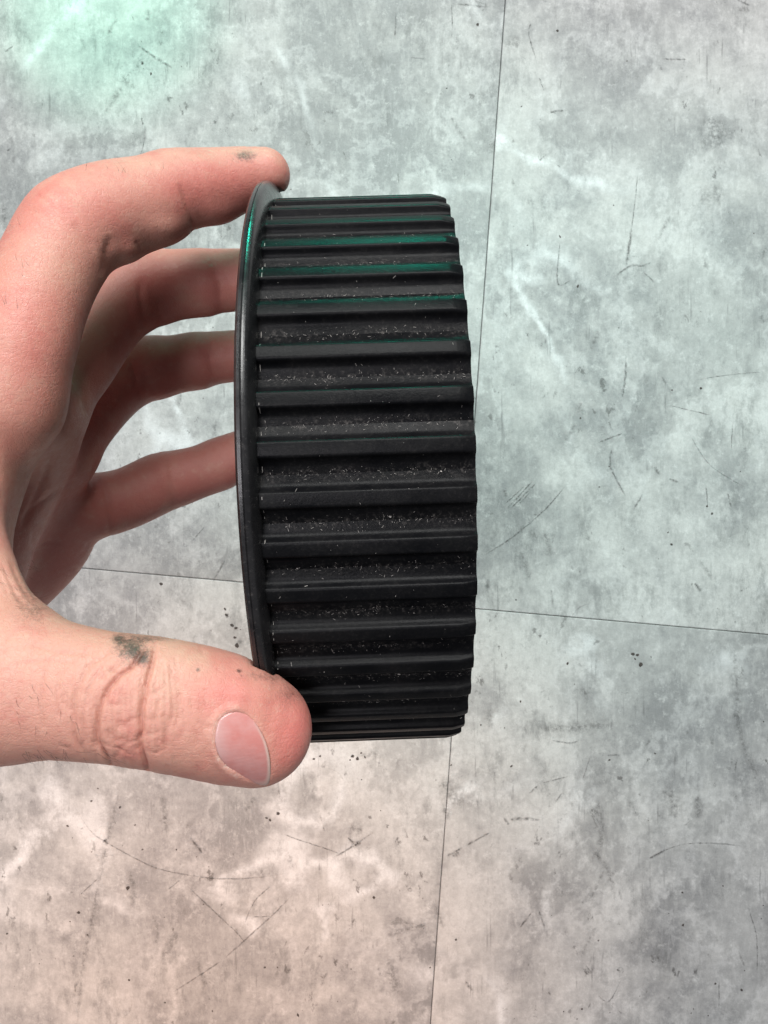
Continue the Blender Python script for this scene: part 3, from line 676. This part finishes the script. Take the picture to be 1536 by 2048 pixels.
def detail_hand():
    me = HAND.data; co = mesh_co(me); no = mesh_no(me)
    cm = co / MM; dep = CAMH - cm[:, 2]
    px = 768 + cm[:, 0] * F / dep; py = 1024 - cm[:, 1] * F / dep
    thumb = (dep < 150) & (py > 1180) & (px > -200)
    view = np.stack([-cm[:, 0], -cm[:, 1], dep], 1); view /= np.linalg.norm(view, axis=1)[:, None]
    face = (no * view).sum(1)
    disp = np.zeros(len(co)); fold = np.zeros(len(co))
    # thumb knuckle folds and fine wrinkles
    C = [([(290,1290),(264,1332),(240,1350),(223,1369),(203,1405),(194,1451),(196,1487),(214,1517),(235,1560)],4.0,0.8),
         ([(312,1290),(303,1330),(292,1369),(289,1392),(283,1433),(284,1460),(279,1487),(292,1530),(302,1580)],3.6,0.9),
         ([(292,1372),(305,1385),(320,1380),(335,1369)],2.6,0.14), ([(289,1392),(300,1389),(312,1392)],2.6,0.12), ([(237,1364),(239,1405),(235,1451),(228,1487)],4,0.16),
         ([(340,1323),(342,1369),(346,1423),(333,1465),(333,1515)],5,0.22), ([(182,1323),(160,1364),(146,1405),(146,1451),(155,1487),(178,1515)],5,0.28),
         ([(205,1330),(180,1370),(168,1410),(166,1450),(175,1490)],4,0.25), ([(262,1378),(258,1420),(262,1455),(252,1495)],3.5,0.14), ([(235,1440),(250,1448),(262,1440),(282,1436)],2.6,0.16),
         ([(228,1487),(245,1475),(256,1484),(279,1480)],2.6,0.15), ([(225,1495),(245,1500),(262,1510)],2.6,0.14), ([(283,1433),(300,1440),(318,1436)],2.6,0.14), ([(284,1460),(302,1470),(320,1462)],2.6,0.14),
         ([(292,1500),(312,1506),(330,1498)],2.6,0.12), ([(360,1380),(366,1430),(362,1480)],4,0.12), ([(395,1440),(410,1452),(428,1450)],3,0.12),
         ([(120,1340),(112,1390),(118,1440)],5,0.16), ([(90,1330),(80,1400),(88,1460)],5,0.14), ([(220,1300),(200,1318),(170,1335)],4,0.18), ([(250,1318),(225,1338),(195,1362)],4,0.22),
         ([(320,1335),(318,1360),(322,1390)],2.6,0.12), ([(60,1290),(120,1305),(180,1308)],4,0.12), ([(30,1330),(90,1322),(150,1328)],4,0.10)]
    r3 = random.Random(3)
    for _ in range(40):
        x, y = r3.gauss(255, 55), r3.uniform(1330, 1520); a = r3.uniform(0, 3.14); l = r3.uniform(10, 26)
        C.append(([(x, y), (x + l * .5 * math.cos(a), y + l * .5 * math.sin(a)), (x + l * math.cos(a + .5), y + l * math.sin(a + .5))], 3.0, r3.uniform(0.05, 0.16)))
    for q in range(17):      # fine wrinkles running across the knuckle
        x = 150 + q * 12.5 + r3.uniform(-5, 5); bow = (x - 300) * 0.22
        pts = [(x + bow * math.sin(k / 7 * 3.14) + r3.uniform(-4, 4), 1318 + k * 31 + r3.uniform(-6, 6)) for k in range(8)]
        a0 = r3.randrange(0, 3); a1 = r3.randrange(5, 9)
        C.append((pts[a0:a1], 2.8, r3.uniform(0.10, 0.24)))
    for _ in range(120):
        x, y = r3.uniform(0, 420), r3.uniform(1270, 1530); a = r3.gauss(1.35, .35); l = r3.uniform(12, 36)
        C.append(([(x, y), (x + l * math.cos(a), y + l * math.sin(a))], 3.0, r3.uniform(0.03, 0.09)))
    # puffed skin between the folds
    for cx, cy, sx, sy, am in ((243,1430,30,90,0.28),(315,1440,26,90,0.18),(165,1430,24,80,0.15),(500,1385,50,25,0.4)):
        disp += np.where(thumb & (face > 0), am * np.exp(-((px - cx) / sx) ** 2 - ((py - cy) / sy) ** 2), 0)
    for pts, wd, am in C:
        xs = [p[0] for p in pts]; ys = [p[1] for p in pts]
        s = np.where(thumb & (face > -0.1) & (px > min(xs) - 20) & (px < max(xs) + 20) & (py > min(ys) - 20) & (py < max(ys) + 20))[0]
        if len(s) == 0: continue
        d, t = seg_dist(px[s], py[s], pts)
        tap = np.clip(np.minimum(t, 1 - t) * 6 + 0.15, 0, 1)
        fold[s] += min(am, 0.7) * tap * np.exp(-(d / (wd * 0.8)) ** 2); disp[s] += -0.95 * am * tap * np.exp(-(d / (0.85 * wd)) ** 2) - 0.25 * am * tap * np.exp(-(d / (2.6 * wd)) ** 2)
    # finger flexion creases, palm lines and the fold of the web
    C2 = [([(358,365),(368,390),(378,420),(384,445),(386,470)],6,0.9,250), ([(222,470),(215,500),(212,530),(204,556)],8,1.0,250), ([(270,480),(282,500)],5,0.5,250),
          ([(150,440),(165,470),(190,500)],7,0.35,250), ([(283,555),(281,590),(286,625),(285,660)],7,0.9,260), ([(440,560),(442,600)],5,0.4,260), ([(250,600),(262,640),(258,680)],6,0.5,260),
          ([(262,715),(270,750),(280,800)],7,0.8,260), ([(425,680),(420,720),(428,760)],5,0.4,260), ([(205,960),(215,1000),(219,1045),(220,1080)],6,0.9,270), ([(330,915),(336,960),(345,1015)],6,0.5,270),
          ([(165,770),(166,800),(174,830)],6,0.7,260), ([(120,870),(90,950),(60,1020),(45,1060)],7,0.8,270), ([(40,1060),(65,1020),(110,985),(160,960)],6,0.6,270),
          ([(60,1105),(90,1085),(130,1090)],5,0.4,270), ([(75,1120),(65,1090),(70,1060)],5,0.4,270), ([(150,1120),(170,1100),(178,1085)],4,0.3,270),
          ([(20,1120),(40,1165),(70,1215)],4,0.5,165), ([(0,1120),(25,1175),(55,1225)],4,0.4,165), ([(35,1120),(52,1160),(78,1212)],4,0.45,165), ([(-20,1100),(0,1150),(20,1200)],4,0.3,165),
          ([(0,860),(-5,930),(5,1000)],5,0.25,175), ([(20,1180),(45,1200),(75,1235)],4,0.3,165), ([(60,385),(95,405),(120,430)],4,0.3,200), ([(50,420),(85,430),(105,450)],4,0.25,200), ([(85,372),(110,392),(135,405)],4,0.2,200)]
    for pts, wd, am, dm in C2:
        xs = [p[0] for p in pts]; ys = [p[1] for p in pts]
        s = np.where((dep < dm) & (face > -0.25) & (px > min(xs) - 30) & (px < max(xs) + 30) & (py > min(ys) - 30) & (py < max(ys) + 30))[0]
        if len(s) == 0: continue
        d, t = seg_dist(px[s], py[s], pts)
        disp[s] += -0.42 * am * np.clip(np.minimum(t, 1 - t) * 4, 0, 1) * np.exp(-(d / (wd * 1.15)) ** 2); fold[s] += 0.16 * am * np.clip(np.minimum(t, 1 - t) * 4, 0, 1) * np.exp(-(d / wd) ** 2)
    for cx, cy, sx, sy, am in ((335,462,38,26,1.1),(258,505,24,20,0.9),(440,432,40,24,0.9),(330,650,40,20,0.6),(330,790,40,18,0.5),(100,395,40,30,0.5)):
        disp += np.where((dep < 235) & (py < 900), am * np.exp(-((px - cx) / sx) ** 2 - ((py - cy) / sy) ** 2), 0)
    # nail bed: sunken under the nail, a raised rim of skin round it
    npg = NAIL + [NAIL[0]]
    s = np.where(thumb & (face > -0.2) & (px > 400) & (py > 1390))[0]
    d, t = seg_dist(px[s], py[s], npg)
    inside = point_in(px[s], py[s], NAIL)
    sd = np.where(inside, -d, d)
    disp[s] += np.where(sd < 0, -0.55 * np.clip(-sd / 6, 0, 1), 0) + 0.30 * np.exp(-((sd - 7) / 9) ** 2) * np.clip((505 - px[s]) / 50 + 0.35, 0.2, 1)
    # soft unevenness everywhere
    lump = np.array([mnoise.noise(Vector(c) * 0.11) + 0.5 * mnoise.noise(Vector(c) * 0.27) for c in cm[::1]]) if len(cm) < 700000 else np.zeros(len(cm))
    disp += 0.22 * lump
    co2 = co + no * (disp * MM)[:, None]
    me.vertices.foreach_set('co', co2.ravel()); me.update()
    # skin tone: paler back and thumb, redder palm and finger pads; grime where the work left it
    tone = np.zeros((len(co), 4), np.float32); tone[:, 3] = 1
    pale = np.array([0.56, 0.275, 0.212]); red = np.array([0.53, 0.175, 0.148]); pink = np.array([0.58, 0.180, 0.152]); rosy = np.array([0.56, 0.170, 0.142])
    def blob(x, y, sx, sy, d0=0, d1=400): return np.exp(-((px - x) / sx) ** 2 - ((py - y) / sy) ** 2) * ((dep > d0) & (dep < d1))
    far = np.clip((dep - 165) / 30, 0, 1) * np.clip((no[:, 0] + 0.35) / 0.8, 0, 1)
    m_red = np.clip(0.55 * far + 0.25 * np.clip((dep - 160) / 30, 0, 1), 0, 1)[:, None]
    base = pale * (1 - m_red) + red * m_red
    m = np.clip(blob(600, 1470, 75, 90, 0, 150) * 1.0 + blob(450, 1385, 70, 45, 0, 150) * 0.7 + blob(470, 1550, 40, 40, 0, 150) * 0.35, 0, 0.95)[:, None]
    base = base * (1 - m) + pink * m
    m = np.clip(blob(110, 400, 130, 70, 0, 200) * 0.7 + blob(420, 370, 120, 60, 0, 200) * 0.7 + blob(60, 680, 110, 160, 0, 175) * 0.5 + blob(100, 1130, 90, 80, 180, 260) * 0.7, 0, 0.9)[:, None]
    base = base * (1 - m) + rosy * m
    sdn, _t = seg_dist(px, py, NAIL + [NAIL[0]])
    rim = np.exp(-((sdn - 2) / 5) ** 2) * thumb * np.clip((500 - px) / 40, 0, 1) * (py > 1405)
    jag = np.clip(np.sin(px * 0.55 + np.sin(py * 0.8) * 2) * 0.5 + np.sin(py * 0.37) * 0.6, 0, 1)
    rim = (rim * (0.25 + 0.65 * jag))[:, None]
    base = base * (1 - rim) + np.array([0.70, 0.50, 0.42]) * rim
    tone[:, :3] = base
    a = me.color_attributes.new('skin_tone', 'FLOAT_COLOR', 'POINT'); a.data.foreach_set('color', tone.ravel())
    g = (blob(262, 1296, 34, 30, 0, 150) * 0.95 + blob(235, 1278, 14, 10, 0, 150) * .6 + blob(287, 1318, 16, 16, 0, 150) * .7 + blob(310, 1277, 40, 7, 0, 150) * .55 + blob(585, 1388, 36, 24, 0, 160) * 0.55 + blob(540, 1352, 60, 14, 0, 160) * .5
         + blob(490, 312, 24, 12, 0, 220) * 0.85 + blob(55, 1190, 40, 60, 0, 165) * 0.30 + blob(75, 1222, 25, 25, 0, 165) * .35 + blob(395, 1340, 4, 4, 0, 150) + blob(478, 1342, 5, 4, 0, 150))
    a = me.attributes.new('grime', 'FLOAT', 'POINT'); a.data.foreach_set('value', g.astype(np.float32))
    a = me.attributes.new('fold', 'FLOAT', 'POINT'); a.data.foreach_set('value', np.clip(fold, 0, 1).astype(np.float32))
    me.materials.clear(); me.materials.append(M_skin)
    me.polygons.foreach_set('use_smooth', np.ones(len(me.polygons), bool)); me.update()

def point_in(x, y, poly):
    ins = np.zeros(len(x), bool); n = len(poly)
    for i in range(n):
        x0, y0 = poly[i]; x1, y1 = poly[(i + 1) % n]
        c = ((y0 > y) != (y1 > y)) & (x < (x1 - x0) * (y - y0) / ((y1 - y0) or 1e-9) + x0)
        ins ^= c
    return ins

def build_nail():
    me = HAND.data
    bvh = BVHTree.FromPolygons([v.co for v in me.vertices], [p.vertices[:] for p in me.polygons])
    outl = smooth_line(NAIL + [NAIL[0]], 6)[:-1]; cx, cy = 487, 1497
    org = Vector((0, 0, CAMH * MM)); hits = []
    def cast(x, y):
        r = bvh.ray_cast(org, (P(x, y, 100) - org).normalized())
        return r
    # nail plate: its own smooth curve fitted through the flesh beneath it
    A, bb = [], []
    for x, y in [(cx + (ox - cx) * k, cy + (oy - cy) * k) for k in (0.25, 0.5, 0.75, 0.92) for ox, oy in outl]:
        r = cast(x, y)
        if r[0] is None: continue
        u, v = (x - cx) / 60, (y - cy) / 60
        A.append((1, u, v, u * u, u * v, v * v, v ** 3)); bb.append(CAMH - r[0].z / MM)
    sol = np.linalg.lstsq(np.array(A), np.array(bb), rcond=None)[0]
    def dep(x, y):
        u, v = (x - cx) / 60, (y - cy) / 60
        q = ((x - cx) * 0.88 - (y - cy) * -0.47) / 60, ((y - cy) * 0.88 - (x - cx) * 0.47) / 60
        return float(np.dot(sol, (1, u, v, u * u, u * v, v * v, v ** 3))) - 0.38 + 0.62 * (q[1] ** 2)
    V, Fc, E = [], [], []; n = len(outl); rings = (0.0, 0.25, 0.5, 0.7, 0.85, 0.94, 1.0)
    lift = 0.58
    for ri, k in enumerate(rings[1:]):
        for ox, oy in outl:
            x, y = cx + (ox - cx) * k, cy + (oy - cy) * k
            free = max(0, min(1, (x - 500) / 40)) if oy > 1440 else 0
            V.append(P(x, y, dep(x, y) - lift * (1 - 0.30 * k ** 6) - 0.12 * free)); E.append(free * (k > 0.93))
    V.append(P(cx, cy, dep(cx, cy) - lift)); E.append(0); c = len(V) - 1
    for i in range(n): Fc.append((c, (i + 1) % n, i))
    for r in range(len(rings) - 2):
        for i in range(n):
            j = (i + 1) % n; Fc.append((r * n + i, r * n + j, (r + 1) * n + j, (r + 1) * n + i))
    last = (len(rings) - 2) * n; b0 = len(V)
    for i, (ox, oy) in enumerate(outl):      # skirt gives the plate its thickness
        p = V[last + i]; V.append(p + (p - org).normalized() * 0.0008); E.append(E[last + i])
    for i in range(n):
        j = (i + 1) % n; Fc.append((last + i, last + j, b0 + j, b0 + i))
    o = mesh_obj('fingernail', V, Fc, M_nail, HAND)
    a = o.data.attributes.new('edge', 'FLOAT', 'POINT'); a.data.foreach_set('value', E)
    bm = bmesh.new(); bm.from_mesh(o.data); bmesh.ops.recalc_face_normals(bm, faces=bm.faces[:]); bm.to_mesh(o.data); bm.free()
    # fine hairs on the skin
    V, Fc = [], []; r4 = random.Random(8)
    def hair(p, d, l, bend, w0=0.000026):
        b = len(V); pts = []; seg = 5
        side = d.cross(Vector((0, 0, 1))); side = side.normalized() if side.length > 1e-6 else Vector((1, 0, 0))
        for i in range(seg + 1):
            t = i / seg; pts.append(p + d * (l * t) + bend * (l * t * t))
        for i, q in enumerate(pts):
            ww = w0 * (1 - 0.8 * i / seg)
            for a in (0, 2.09, 4.19): V.append(q + (side * math.cos(a) + Vector((0, 0, 1)) * math.sin(a)) * ww)
            if i:
                for a in range(3): Fc.append((b + 3 * i - 3 + a, b + 3 * i - 3 + (a + 1) % 3, b + 3 * i + (a + 1) % 3, b + 3 * i + a))
    def hairs(n, xf, yf, ang, spread, ln):
        for _ in range(n):
            r = cast(xf(), yf())
            if r[0] is None: continue
            a = math.radians(ang + r4.gauss(0, spread)); d = (Vector((math.cos(a), math.sin(a), 0)) + r[1] * 0.35).normalized()
            hair(r[0], d, r4.uniform(*ln) * MM, Vector((r4.uniform(-.5, .5), r4.uniform(-.4, .4), -0.1)))
    hairs(30, lambda: r4.uniform(40, 215), lambda: 1508 + r4.gauss(0, 8), -35, 25, (1.6, 4.2))
    hairs(14, lambda: r4.uniform(20, 160), lambda: r4.uniform(1320, 1490), -65, 20, (1.2, 3.2))
    hairs(12, lambda: r4.uniform(-20, 60), lambda: r4.uniform(430, 620), 120, 25, (1.5, 3.5))
    hairs(40, lambda: r4.uniform(-10, 70), lambda: r4.uniform(1120, 1235), -60, 30, (1.2, 3))
    hairs(8, lambda: r4.uniform(150, 330), lambda: r4.uniform(330, 352), 110, 30, (1.0, 2.2))
    o = mesh_obj('hair', V, Fc, M_hair, HAND); tag(o, None, None, 'stuff')

detail_hand()
build_nail()
